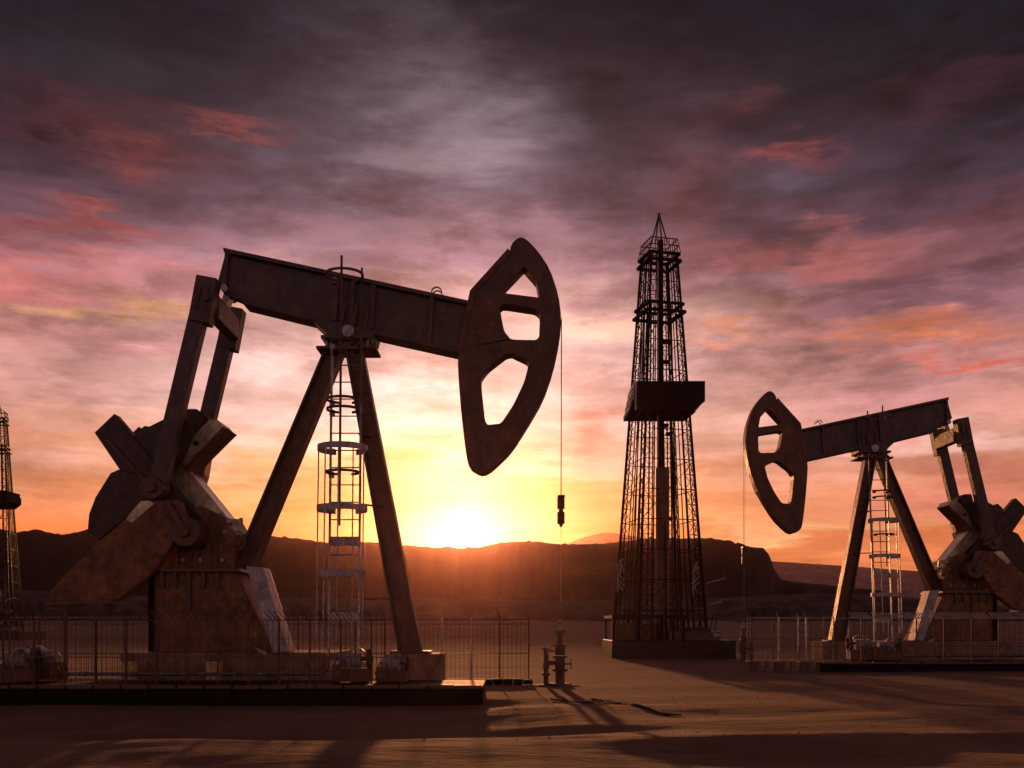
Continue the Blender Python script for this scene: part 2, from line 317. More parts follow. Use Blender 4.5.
# ------------------------------------------------------------------ pump jack
DJ = 22.0; JB = Vector(((350-512)*.022, DJ, 0))
def px2(pts, d): return [((x-512)*d/1000, CAMZ+(HOR-y)*d/1000) for x, y in pts]
def make_pump_jack():
    jack = root('pump_jack', 'large rusty pump jack on the left, its head raised above the bright sunset', 'pump jack', JB, 'pump jacks nodding over the wells')
    def mb(): return MB(JB)
    # walking beam
    beam = mb().poly(px2([(223.5, 250), (472, 303.5), (492, 309), (492, 357), (458, 349.5), (315, 317.5), (243, 299.5), (229, 294), (215, 281)], DJ-.32), DJ-.16, DJ+.16).build('walking_beam', m_dark, jack, bevel=.012)
    mb().poly(px2([(222.5, 247), (473, 301), (473, 305), (223.5, 251.5)], DJ-.32), DJ-.30, DJ+.30).build('top_flange', m_dark, beam, bevel=.008)
    mb().poly(px2([(243, 299), (315, 317), (470, 351), (470, 355), (315, 320.8), (242, 303)], DJ-.32), DJ-.30, DJ+.30).build('bottom_flange', m_dark, beam, bevel=.008)
    for x, w in ((334, 6), (371, 6), (351, 4), (224, 4), (430, 4)):
        yt = 250.5+(x-223)*.2135+1; yb = 299.5+(x-243)*.226 if x > 243 else 288
        mb().poly(px2([(x-w/2+2, yt), (x+w/2+2, yt), (x+w/2-1, yb), (x-w/2-1, yb)], DJ-.32), DJ-.27, DJ+.27).build('stiffener', m_dark, beam, bevel=.006)
    for sy in (-1, 1):
        mb().hoop(P(437, 294, DJ)+Vector((0, sy*.12, 0)), .11, .03, .025, 0, 180, 16, 'y').build('lifting_eye', m_dark, beam)
    # saddle
    sad = mb().poly(px2([(311, 319), (376, 333.5), (374, 340), (329, 342), (327, 334)], DJ-.32), DJ-.42, DJ+.42).build('saddle', m_dark, jack, bevel=.015)
    mb().box(P(350, 343, DJ), (1.1, 1.0, .07)).build('saddle_plate', m_dark, sad, bevel=.01)
    mb().box(P(349, 352, DJ), (1.30, .8, .06)).box(P(349, 347.5, DJ), (.8, .7, .15)).build('bearing_plate', m_rust, sad, bevel=.01)
    b = mb()
    for sx in (-1, 1):
        for sy in (-1, 0, 1): b.tube(P(350, 346, DJ)+Vector((sx*.44, sy*.36, -.09)), P(350, 346, DJ)+Vector((sx*.44, sy*.36, .12)), .03, 6)
    b.tube(P(352, 338, DJ)+Vector((0, -.55, 0)), P(352, 338, DJ)+Vector((0, .55, 0)), .13, 16)
    b.build('bearing_bolts', m_pipe, sad)
    # triangular openings' frames on saddle side
    for k in range(3):
        x = 339+k*12
        mb().poly(px2([(x, 329), (x+3, 329+.7), (x+7, 303), (x+5, 302)], DJ-.3), DJ-.34, DJ-.28).build('gusset', m_rust, sad)
    # horse head
    out = smooth_loop(px2([(518.7, 237), (511, 244), (509, 257), (475, 288.8), (468, 310), (460, 345), (457.7, 361), (458.6, 380), (461, 412), (466, 455), (469, 467), (480, 474), (488, 472.5),
           (497, 465), (512, 450), (528, 425), (544, 397.5), (554, 368), (560, 340), (561.5, 318), (558.6, 295), (550, 269), (538, 251), (526, 238.5)], DJ-.32), 1)
    h1 = px2([(524.2, 267), (536.5, 281), (539.5, 297.5), (500, 292.6)], DJ-.32)
    h2 = smooth_loop(px2([(499, 303.5), (540.4, 309.8), (539.2, 340.2), (511, 339.6), (504, 331)], DJ-.32), 2)
    h3 = smooth_loop(px2([(509.2, 352), (529.5, 361.5), (524.2, 382), (513.3, 405), (501, 423.5), (485.5, 425), (480.5, 379), (487.3, 369)], DJ-.32), 2)
    head = mb().poly(out, DJ-.34, DJ+.14, [h1, h2, h3]).build('horse_head', m_rust, jack, bevel=.035)
    mb().poly(px2([(508, 249), (512, 254), (476, 293), (462, 352), (457, 352), (470, 291)], DJ-.32), DJ-.37, DJ-.345).build('rim_plate', m_rust, head, bevel=.008)
    # pitman arms
    for d in (21.0, 23.0):
        k = 21.0/d
        def q(x, y): return P(512+(x-512)*k, HOR+(y-HOR)*k, d)
        a = mb().bar(q(207.5, 281), q(157, 491), .345, .28).build('pitman_arm', m_dark, jack, bevel=.015)
        mb().bar(q(209, 279), q(200.5, 324), .44, .36).build('arm_head', m_dark, a, bevel=.02)
        for o_ in (-.085, .085):
            mb().bar(q(207, 288)+Vector((o_, -.195, 0)), q(202.5, 312)+Vector((o_, -.195, 0)), .07, .04).build('slot_cover', m_rust, a)
        w = mb(); c = q(155, 489); w.tube(c+Vector((0, -.24, 0)), c+Vector((0, .24, 0)), .24, 20); w.tube(c+Vector((0, -.34, 0)), c+Vector((0, -.23, 0)), .11, 14)
        w.build('wrist_pin', m_rust, a, bevel=.012)
    c0 = P(207, 303, 21.0); c1 = Vector((c0.x, 23.0, c0.z))
    eq = mb().bar(c0+Vector((.06, .2, -.02)), c1+Vector((.06, -.2, -.02)), .26, .50, (0, 0, 1)).build('equalizer', m_rust, jack, bevel=.02)
    mid = (c0+c1)/2
    mb().bar(mid+Vector((.1, 0, .25)), P(231, 290, DJ), .14, .3).tube(P(229, 294, DJ)+Vector((0, -.4, 0)), P(229, 294, DJ)+Vector((0, .4, 0)), .08, 12).build('tail_bearing', m_pipe, eq)
    mb().tube(c0+Vector((.05, -.25, .05)), c1+Vector((.05, .25, .05)), .07, 10).build('equalizer_shaft', m_dark, eq)
    # samson post
    def leg(pts, d0, d1, web):
        (xa, ya, wa), (xb, yb, wb) = pts
        a = P(xa, ya, d0); b_ = P(xb, yb, d1); l_ = mb()
        l_.bar(a, b_, wa*.5, .10, w2=wb*.5)
        dv = (b_-a).normalized(); r_ = dv.cross(Vector((0, 1, 0))).normalized()
        o = mb().bar(a, b_, wa, .12, w2=wb).build('leg', m_rust, jack, bevel=.008)
        for s_ in (-1, 1):
            mb().bar(a+r_*s_*wa/2, b_+r_*s_*wb/2, .05, .42).build('leg_flange', m_rust if s_ > 0 else m_dark, o, bevel=.006)
        return o, a, b_
    leg([(337, 347, .34), (210, 652, .40)], DJ, DJ, 1)
    lg, la, lb = leg([(354, 347, .32), (411, 653, .46)], DJ-.2, DJ-.4, 1)
    for k in range(7):
        t_ = .08+k*.07; c = la.lerp(lb, t_)
        mb().box(c+Vector((0, -.08, 0)), (.3, .05, .07)).build('batten', m_rust, lg)
    mb().box(P(411, 652, DJ-.4), (.85, .7, .06)).build('foot_plate', m_rust, lg, bevel=.01)
    # ladder with safety cage, leaning out toward the viewer at its foot
    LT = P(347, 268, 21.35); LBt = P(343, 655, 20.45)
    def lp(t_, dx_=0, dy_=0): v = LT.lerp(LBt, t_); return v+Vector((dx_, dy_, 0))
    lad = mb().bar(lp(.20, -.30), lp(1, -.30), .045, .06).bar(lp(.36, .32), lp(1, .32), .045, .06).build('ladder', m_pipe, jack)
    mb().bar(lp(0, .32), lp(.359, .32), .04, .05).build('upper_stile', m_dark, lad)
    for k in range(18):
        t_ = .215+k*.0445; mb().tube(lp(t_, -.30), lp(t_, .32), .014, 5).build('rung', m_pipe, lad)
    mb().tube(lp(-.01, -.03, -.5), lp(.68, -.03, -.42), .028, 6).build('guard_cable', m_dark, lad)
    for t_, r_, w_, n_ in ((.485, .50, .12, m_grey), (.637, .50, .12, m_grey), (.80, .48, .12, m_grey), (.034, .39, .05, m_dark), (.36, .33, .05, m_wire), (.385, .33, .05, m_wire), (.545, .33, .05, m_wire), (.21, .25, .04, m_wire)):
        mb().hoop(lp(t_, .01, -.36), r_, w_, .03, 115-360, 65, 26).build('hoop', n_, lad)
        mb().box(lp(t_, -.28, .02), (.1, .14, .12)).build('hoop_bracket', m_pipe, lad)
    for a_ in (200, 235, 270, 305, 340):
        o_ = Vector((math.cos(R(a_))*.49+.01, math.sin(R(a_))*.49-.36, 0))
        mb().bar(lp(.48)+o_, lp(.96)+o_, .022, .04).build('cage_bar', m_pipe, lad)
    mb().box(lp(.715, 0, .05), (.62, .22, .16)).build('rest_platform', m_grey, lad, bevel=.008)
    mb().box(lp(.905, 0, .05), (.6, .2, .2)).build('rest_platform', m_grey, lad, bevel=.008)
    for t_ in (.2, .44, .62, .86):
        mb().bar(lp(t_, .3), P(354, 347, DJ-.2).lerp(P(411, 653, DJ-.4), max(.02, (t_-.2)/.8)), .03, .05).build('ladder_bracket', m_dark, lad)
    # cranks with counterweights
    def crank(d, near):
        k = 21.0/d if near is None else 1
        o = root  # noqa
    K = 21.0/23.0
    def qf(pts): return [(512+(x-512)*K, HOR+(y-HOR)*K) for x, y in pts]
    barp = [(94.2, 432.5), (114.2, 413.3), (133.5, 436), (207, 527), (203, 548), (180, 548), (119, 469)]
    fanl = [(119, 469), (110, 473), (95, 497), (88.5, 514), (87, 531), (99, 540), (128, 517), (170, 505), (160, 480)]
    fanu = [(133.5, 436), (144, 425.3), (148.3, 426.5), (163.3, 419), (178, 417), (190, 421), (176, 455), (166, 467), (168, 480)]
    for d, kk in ((21.0, 0), (23.0, 1)):
        f_ = qf if kk else (lambda z: z)
        sgn = 1 if kk else -1; y0 = d+sgn*.02
        cr = mb().poly(px2(f_(barp), d+(.0 if kk else .30)), d+.30*(-sgn)*1, d+.62*(-sgn)).build('crank', m_iron, jack, bevel=.02)
        mb().poly(px2(f_(fanl), d+(.0 if kk else .24)), d-sgn*.24, d-sgn*.80).build('counterweight', m_iron, cr, bevel=.03)
        mb().poly(px2(f_(fanu), d+(.0 if kk else .24)), d-sgn*.24, d-sgn*.80).build('counterweight', m_iron, cr, bevel=.03)
        s_ = mb(); a, b_ = [P(*v, d) for v in f_([(103, 438), (160, 500)])]; s_.bar(a+Vector((0, -.26 if not kk else .26, 0))*-sgn*-1, b_+Vector((0, -.26 if not kk else .26, 0))*-sgn*-1, .05, .05)
        s_.build('crank_rail', m_rust, cr)
        c = P(*f_([(190, 533)])[0], d); w = mb(); w.tube(c+Vector((0, -.34, 0)), c+Vector((0, .34, 0)), .31, 22); w.tube(c+Vector((0, -.44, 0)), c+Vector((0, -.33, 0)), .11, 14)
        w.build('shaft_hub', m_rust, cr, bevel=.015)
        cd_ = P(*f_([(174, 512)])[0], d); mb().tube(cd_+Vector((0, -.30, 0)), cd_+Vector((0, .3, 0)), .16, 14).bar(cd_+Vector((-.05, -.34, .2)), cd_+Vector((.35, -.34, -.45)), .12, .08).build('crank_clamp', m_rust, cr, bevel=.01)
    # opposed weight arm seen upper right
    ow_ = mb().poly(px2([(170, 463), (187, 428), (190.8, 412.5), (202, 412.5), (214, 421.7), (184, 452)], 22.2), 21.8, 22.6).build('counterweight', m_iron, jack, bevel=.03)
    sl_ = mb().poly(px2([(180, 454), (213.3, 423.3), (221.7, 422.5), (229, 431), (190, 470)], 22.3), 21.9, 22.9).build('weight_slab', m_bare_sunlit, ow_, bevel=.02)  # pale slab colour stands in for sunlight on the weight
    mb().poly(px2([(190, 470), (228, 430), (232.5, 431.7), (211.7, 451.7), (191, 474)], 22.2), 21.8, 22.6).build('weight_lip', m_rust, ow_, bevel=.01)
    mb().tube(P(196, 443, 21.92), P(196, 443, 21.86), .05, 12).build('bolt', m_black, ow_)
    mb().poly(px2([(170, 463), (180, 455), (232, 519), (222, 531), (170, 477)], 22.4), 22.0, 22.8).build('opposed_arm', m_bare_sunlit, jack, bevel=.02)
    mb().poly(px2([(190, 478), (210, 456), (207, 476), (200, 497)], 23.1), 22.9, 23.3).build('pale_plate', m_bare_sunlit, jack, bevel=.01)
    # gear reducer, brake drum, motor on the pedestal
    g = mb().poly(px2([(168, 571), (166, 545), (178, 516), (205, 508), (232, 520), (240, 535), (236, 571)], 21.8), 21.45, 22.8).build('gear_reducer', m_brown, jack, bevel=.03)
    for x in (176, 196, 216, 232):
        mb().poly(px2([(x-1.5, 570), (x-1.5, 545), (x+1.5, 545), (x+1.5, 570)], 21.4), 21.38, 21.46).build('reducer_rib', m_brown, g)
    for x, y in ((183, 560), (200, 560), (222, 560), (225, 532)):
        mb().tube(P(x, y, 21.46), P(x, y, 21.38), .045, 8).build('bolt', m_pipe, g)
    br = mb().hoop(P(236, 541, 21.6), .22, .2, .04, 0, 360, 20, 'y').tube(P(236, 541, 21.75), P(236, 541, 21.4), .05, 10).build('brake_drum', m_rust, jack)
    mb().bar(P(228, 521, 21.5), P(242, 522, 21.5), .10, .2).bar(P(241, 518, 21.5), P(242, 530, 21.5), .06, .1).bar(P(231, 527, 21.5), P(238, 532, 21.5), .05, .12).build('brake_linkage', m_pipe, br)
    # belt guard
    gd = mb().poly(px2([(140, 501), (178, 500), (187, 521), (153, 573), (118, 600), (51, 602), (49, 592), (58, 582), (100, 541), (126, 518)], 20.72), 20.72, 21.05).build('belt_guard', m_brown, jack, bevel=.025)
    mb().poly(px2([(126, 519), (141, 501), (150, 501), (154, 504), (132, 523)], 20.7), 20.69, 20.72).build('guard_lip', m_bare_sunlit, gd)
    mb().poly(px2([(51, 602), (118, 600), (118, 603.5), (51, 605.5)], 20.9), 20.6, 21.3).build('guard_base', m_rust, gd)
    for x, y in ((66, 590), (90, 565), (115, 592), (140, 560), (165, 535), (150, 515)):
        mb().tube(P(x, y, 20.72), P(x, y, 20.68), .04, 8).build('bolt', m_rust, gd)
    # pedestal
    pd = mb().poly(px2([(152, 571), (236, 571), (274, 652), (150, 652)], 21.0), 21.0, 22.7).build('pedestal', m_brown, jack, bevel=.02)
    for x, y2 in ((163, 588), (176, 588), (190, 610), (204, 588), (218, 588)):
        mb().poly(px2([(x-1.6, 572), (x+1.6, 572), (x+1.6, y2), (x-1.6, y2)], 20.97), 20.90, 20.998).build('pedestal_rib', m_dark, pd)
    mb().poly(px2([(149, 568), (240, 568), (241, 572), (149, 572)], 20.9), 20.85, 22.8).build('pedestal_cap', m_rust, pd, bevel=.008)
    mb().poly(px2([(149, 574), (154, 574), (154, 652), (149, 652)], 20.96), 20.9, 21.0).build('edge_channel', m_black, pd)
    mb().poly(px2([(246, 566), (263, 567.5), (289, 652), (273, 652)], 20.7), 20.7, 21.3).build('raking_plate', m_grey, jack, bevel=.01)
    mb().poly(px2([(255, 647), (266, 652), (266, 655), (259, 652)], 20.6), 20.55, 20.62).build('tie_clip', m_grey, pd)
    return jack
jack = make_pump_jack()
jack2 = copy_tree(jack); jack2.location = ((871-512)*.0363, 36.3, 0); jack2.scale = (-1, 1, 1)
jack2['label'] = 'smaller rusty pump jack on the right, facing left towards the drilling derrick'

# bridle cable with carrier, and polished rod stub on the wellhead
def make_bridle():
    r = root('bridle_cable', 'thin cable hanging from the left pump jack with a dark clamp at its end', 'cable', P(561.5, 320, 21.8), 'bridle cables with rod clamps')
    og = P(561.5, 320, 21.8)
    for s_ in (-1, 1):
        MB(og).tube(P(561.5, 318, 21.8)+Vector((0, s_*.11, 0)), P(561, 500, 21.8)+Vector((0, s_*.11, 0)), .006, 5).build('cable', m_wire, r)
    MB(og).tube(P(561, 497, 21.8), P(561, 509, 21.8), .085, 10).tube(P(561, 512, 21.8), P(561, 524, 21.8), .085, 10).tube(P(561, 509, 21.8), P(561, 512, 21.8), .05, 8).tube(P(561, 524, 21.8), P(561, 527, 21.8), .05, 8, .03).box(P(561, 497, 21.8), (.16, .34, .05)).build('rod_clamp', m_rust, r, bevel=.006)
    return r
br1 = make_bridle()
MB(P(561.5, 320, 21.8)).tube(P(561, 526, 21.8), P(561, 602, 21.8), .006, 6).build('polished_rod', m_pipe, br1)
br2 = copy_tree(br1); br2.location = jack2.location+Vector((-(br1.location-JB).x, (br1.location-JB).y, br1.location.z))
br2['label'] = 'thin cable and clamp hanging from the right pump jack, in front of the mesa'

def make_wellhead():
    b0 = Vector((P(560, 0, 22).x, 22, gz(1.05, 22)-.02))
    w = root('wellhead', 'valve stack with handwheels standing below the left pump jack head', 'wellhead', b0, 'wellheads under the horse heads')
    def f(z0, z1, r, m=m_rust, name='spool', n=14): return MB().tube((0, 0, z0), (0, 0, z1), r, n).build(name, m, w, bevel=.006)
    f(0, .10, .30, name='base_flange'); f(.10, .40, .12); f(.40, .47, .20, name='flange'); f(.47, .75, .13); f(.75, .81, .19, name='flange')
    MB().box((0, 0, .93), (.26, .24, .22)).build('valve_body', m_rust, w, bevel=.02); f(1.04, 1.10, .17, name='flange'); f(1.10, 1.4, .08); f(1.4, 1.46, .15, name='flange'); f(1.46, 1.75, .06, m_pipe, 'stuffing_box'); 
    for z, x in ((.93, -.33), (.60, .28)):
        h = MB().hoop((x, -.05, z), .12, .03, .025, 0, 360, 18, 'x')
        for k in range(4): h.bar((x, -.05, z), (x, -.05+.12*math.cos(k*math.pi/2), z+.12*math.sin(k*math.pi/2)), .02)
        h.build('handwheel', m_grey, w); MB().tube((0, -.05, z), (x, -.05, z), .025, 8).build('valve_stem', m_pipe, w)
    MB().tube((0, .02, .62), (-.36, .02, .62), .06, 10).tube((-.36, .02, .0), (-.36, .02, 1.02), .065, 10).tube((-.36, .02, .95), (-.36, .02, 1.0), .11, 12).tube((-.36, .02, .0), (-.36, .02, .06), .2, 12).build('flow_line', m_rust, w, bevel=.004)
    MB().tube((-.36, .02, .3), (-.36, .02, .36), .11, 12).box((-.36, -.02, .55), (.16, .18, .16)).build('flow_valve', m_rust, w, bevel=.01)
    MB().box((-.55, 0, .02), (.5, .25, .06)).box((.25, .05, .02), (.5, .2, .05)).build('base_plate', m_dark, w, bevel=.01)
    return w
w1 = make_wellhead(); w1.scale = (.85, .85, .85); w2 = copy_tree(w1)
w2.location = (br2.location.x, 36.3, gz(br2.location.x, 36.3)-.02); w2.scale = (-.85, .85, .85)
w2['label'] = 'valve stack below the right pump jack head, beside the far fence'

# ------------------------------------------------------------------ skids, footings
def skid(name, label, x0, x1, y0, y1, z, grp, npanel):
    r = root(name, label, 'platform', ((x0+x1)/2, (y0+y1)/2, 0), grp); og = r.location
    MB(og).box(((x0+x1)/2, (y0+y1)/2, z/2-.25), (x1-x0, y1-y0, z+.46)).build('deck', m_black, r)
    n_ = npanel; w = (x1-x0)/n_
    p0 = MB(og).box((x0+w/2, y0-.03, z-.03), (w-.03, .10, .07)).build('edge_beam', m_rust, r, bevel=.012)
    for k in range(1, n_):
        c = p0.copy(); C.objects.link(c); c.parent = r; c.location = (k*w, random.uniform(-.01, .01), random.uniform(-.006, .006))
    q0 = MB(og).box((x0+w/2, y0-.012, z/2-.16), (w-.1, .022, z+.1)).build('side_plate', m_black, r, bevel=.004)
    for k in range(1, n_):
        c = q0.copy(); C.objects.link(c); c.parent = r; c.location = (k*w, 0, 0)
    return r
skid('steel_platform', 'long low black platform in front of the left pump jack', -13.5, -.53, 18.0, 20.0, .25, 'low black platforms', 26)
skid('steel_platform', 'low black platform in front of the right pump jack', P(822, 0, 29).x, 20.5, 29.0, 31.5, .25, 'low black platforms', 16)
for (px0, px1, pt, d0, d1, lab) in ((120, 334, 652.5, 20.85, 23.0, 'wide brown concrete footing under the left pump jack pedestal'), (384, 441, 654, 21.0, 22.4, 'brown concrete footing under the right leg of the left pump jack')):
    for mir in (0, 1):
        a = P(px0, pt, d0); b_ = P(px1, pt, d0); og = Vector(((a.x+b_.x)/2, (d0+d1)/2, 0))
        o = MB(og).box((og.x, og.y, a.z/2-.15), (b_.x-a.x, d1-d0, a.z+.3))
        if px0 < 200:
            for s_ in (0, .5): o.box((og.x-2+s_*7, d0-.02, a.z*.5), (.06, .05, a.z*.8))
        loc = og
        if mir: dlt = og-JB; loc = Vector((jack2.location.x-dlt.x, 36.3+dlt.y, 0)); lab = lab.replace('left pump', 'RR pump').replace('right leg', 'left leg').replace('RR', 'right')
        o.build('concrete_footing', m_conc, None, loc, bevel=.02, label=lab, category='footing', group='concrete footings of the pump jacks')
# textured low blocks left of the right platform
blk = MB()
for k in range(9): blk.box((k*.26-1.1, random.uniform(-.05, .05), .06+.03*(k % 2)), (.24, .6, .30+.03*(k % 3)))
for k in range(3): pass
kb = root('stone_kerb', 'row of low dark stone blocks at the left end of the far fence', 'kerb', (P(786, 0, 29.5).x, 29.5, 0))
for k in range(9):
    MB().box((0, 0, 0), (.235, .55, .30+.04*random.random())).build('block', m_conc if k % 3 else m_dark, kb, (k*.25-1.05, random.uniform(-.04, .04), .1), bevel=.02)
kb = root('stone_kerb', 'row of low dark stone blocks at the foot of the fence near the left wellhead', 'kerb', (P(513, 0, 22.3).x, 22.3, 0))
for k in range(5):
    MB().box((0, 0, 0), (.215, .4, .10+.07*random.random())).build('block', m_matte_black, kb, (k*.22-.55, random.uniform(-.04, .04), .06), bevel=.03)

# ------------------------------------------------------------------ fences
def fence(label, p0, p1, z0, z1, npost, grp, rails=(.5,), spacing=.13, spikes=(0, 1), lit=(), spike_mat=None, gap=0, wm=None, sr=.009):
    p0 = Vector(p0); p1 = Vector(p1); ln = (p1-p0).length; dv = (p1-p0)/ln
    r = root('wire_fence', label, 'fence', (*((p0+p1)/2).xy, z0), grp); og = r.location
    for k in range(npost+1):
        c = p0+dv*ln*k/npost
        MB(og).bar((c.x, c.y, z0), (c.x, c.y, z1+.02), .048 if k in lit else .03).bar((c.x, c.y, z1), (c.x-.08, c.y-.02, z1+.17), .016).build('post', m_bare_sunlit if k in lit else m_fence, r)  # posts in lit get a paler, thicker version to look sunlit
    for h in (0.06,)+tuple(rails)+(1,):
        z = z0+(z1-z0)*h; MB(og).bar((p0.x, p0.y, z), (p1.x, p1.y, z), .018, .018, (0, 0, 1)).build('rail', m_pipe if h == 1 and lit else m_fence, r)
    w = MB(og); n_ = int(ln/spacing)
    for k in range(n_+1):
        c = p0+dv*(k*spacing); w.tube((c.x, c.y, z0), (c.x, c.y, z1), .0055, 3)
    for h in range(1, 4):
        z = z0+(z1-z0)*h/4.3; w.tube((p0.x, p0.y, z), (p1.x, p1.y, z), .003, 3)
    w.build('wire_mesh', wm or m_fence, r, kind='stuff')
    s_ = MB(og); k = ln*spikes[0]
    while k < ln*spikes[1]:
        if (k % 1.75) > .12:
            c = p0+dv*k; s_.tube((c.x+.07, c.y, z1-.01), (c.x-.09, c.y-.02, z1+.17), sr, 3)
        k += .085
    if s_.v: s_.build('barb_row', spike_mat or m_fence, r, kind='stuff')
    return r
fence('dark wire fence with slanted barbs standing on the long platform, left foreground', (-9.9, 18.35, 0), (P(402, 0, 18.35).x, 18.35, 0), .25, 1.42, 14, 'wire fences', (.42,), .095)
fence('wire fence behind the left pump jack, running right to the wellhead, a few posts coloured pale as if sunlit', (-11.5, 22.9, 0), (.38, 22.9, 0), .0, 1.50, 18, 'wire fences', (.9, .45), .10, (0, .72), (15, 16, 9, 5))
fence('wire fence in front of the right pump jack with a row of pale slanted barbs', (P(751, 0, 29.6).x, 29.6, 0), (18.5, 29.6, 0), .12, 1.52, 14, 'wire fences', (.4,), .16, (.26, .8), (1, 2), m_pale, sr=.021)
fence('wire fence far behind the right pump jack', (P(748, 0, 37.6).x, 37.6, 0), (24, 37.6, 0), 0, 1.6, 16, 'wire fences', (.5,), .2, (0, 0), (2, 4))

# pipes
def pipe(label, pts, r_, m):
    o = MB(pts[0]); o.path(pts, r_, 8)
    x = pts[0][0]+.5
    while x < pts[1][0]-.2: o.tube((x, pts[0][1], pts[0][2]), (x+.04, pts[0][1], pts[0][2]), r_*1.5, 8); x += .9
    o.build('pipeline', m, None, pts[0], smooth=False, label=label, category='pipe', group='pipes along the platforms')
q1 = P(58, 674, 19.6); q2 = P(322, 674, 19.6); q3 = P(328, 668, 19.6)
pipe('long shiny pipe with a raised right end, lying behind the left front fence', [tuple(q1), tuple(q2), tuple(q3), tuple(q3+Vector((0, 0, .08)))], .035, m_pipe)
q1 = P(903, 655.5, 31); q2 = P(1060, 655.5, 31)
pipe('straight pipe along the platform of the right pump jack', [tuple(q1), tuple(q2)], .05, m_pipe)

# ------------------------------------------------------------------ small pump motors
def motor(label, loc, s=1.0, fx=1):
    r = root('pump_motor', label, 'motor', loc, 'small pump motors behind the fences')
    MB().box((0, 0, .15), (.85, .45, .30)).build('base_box', m_rust, r, bevel=.012)
    MB().box((-.32, -.02, .2), (.16, .5, .40)).build('end_box', m_brown, r, bevel=.01)
    b_ = MB().tube((-.30, 0, .46), (.22, 0, .46), .15, 16).build('motor_housing', m_grey, r, bevel=.01)
    f0 = MB().hoop((0, 0, 0), .165, .02, .03, 0, 360, 18, 'x').build('fin', m_grey, b_, (-.24, 0, .46))
    for k in range(1, 7):
        c = f0.copy(); C.objects.link(c); c.parent = b_; c.location = (-.24+k*.07, 0, .46)
    h = MB().hoop((.40, 0, .50), .22, .08, .04, 0, 360, 22, 'x')
    for k in range(5): h.bar((.40, 0, .50), (.40, .2*math.cos(k*1.2566), .50+.2*math.sin(k*1.2566)), .03)
    h.tube((.22, 0, .5), (.48, 0, .5), .04, 8); h.build('flywheel', m_dark, r)
    MB().hoop((.12, -.05, .55), .2, .14, .03, 0, 180, 20, 'y').build('belt_cover', m_grey, r)
    MB().path([(.0, -.2, .3), (-.1, -.26, .5), (-.3, -.26, .52), (-.45, -.2, .2)], .02, 6).build('hose', m_pipe, r)
    r.scale = (s*fx, s, s); return r
motor('pump motor with round belt cover at the far left edge behind the fence', (P(18, 0, 19.2).x, 19.2, .25), .85)
motor('pump motor with dark flywheel between the fence and the far left corner', (P(44, 0, 19.6).x, 19.6, .25), .9, -1)
motor('pump motor at the foot of the ladder of the left pump jack', (P(352, 0, 19.2).x, 19.2, .25), .85)
motor('pump motor beside the right leg of the left pump jack', (P(392, 0, 19.2).x, 19.2, .25), .7)
motor('pump motor behind the fence beside the left leg of the right pump jack', (P(862, 0, 31).x, 31, .25), 1.0, -1)
motor('pump motor behind the fence below the ladder of the right pump jack', (P(887, 0, 31).x, 31, .25), .9)
for px, d, lab in ((189+25, 20.3, 'ochre drum in front of the wide brown footing'), (338, 20.3, 'ochre drum just left of the ladder foot'), (365, 20.3, 'ochre drum just right of the ladder foot'), (129, 20.3, 'ochre drum at the left end of the wide brown footing')):
    dr = MB().tube((0, 0, 0), (0, 0, .56), .17, 18).build('drum', m_gold, None, (P(px, 0, d).x, d, .03), bevel=.01, label=lab, category='drum', group='ochre drums by the left pump jack')
    MB().hoop((0, 0, .2), .173, .03, .012, 0, 360, 18).hoop((0, 0, .4), .173, .03, .012, 0, 360, 18).build('rim', m_gold, dr)

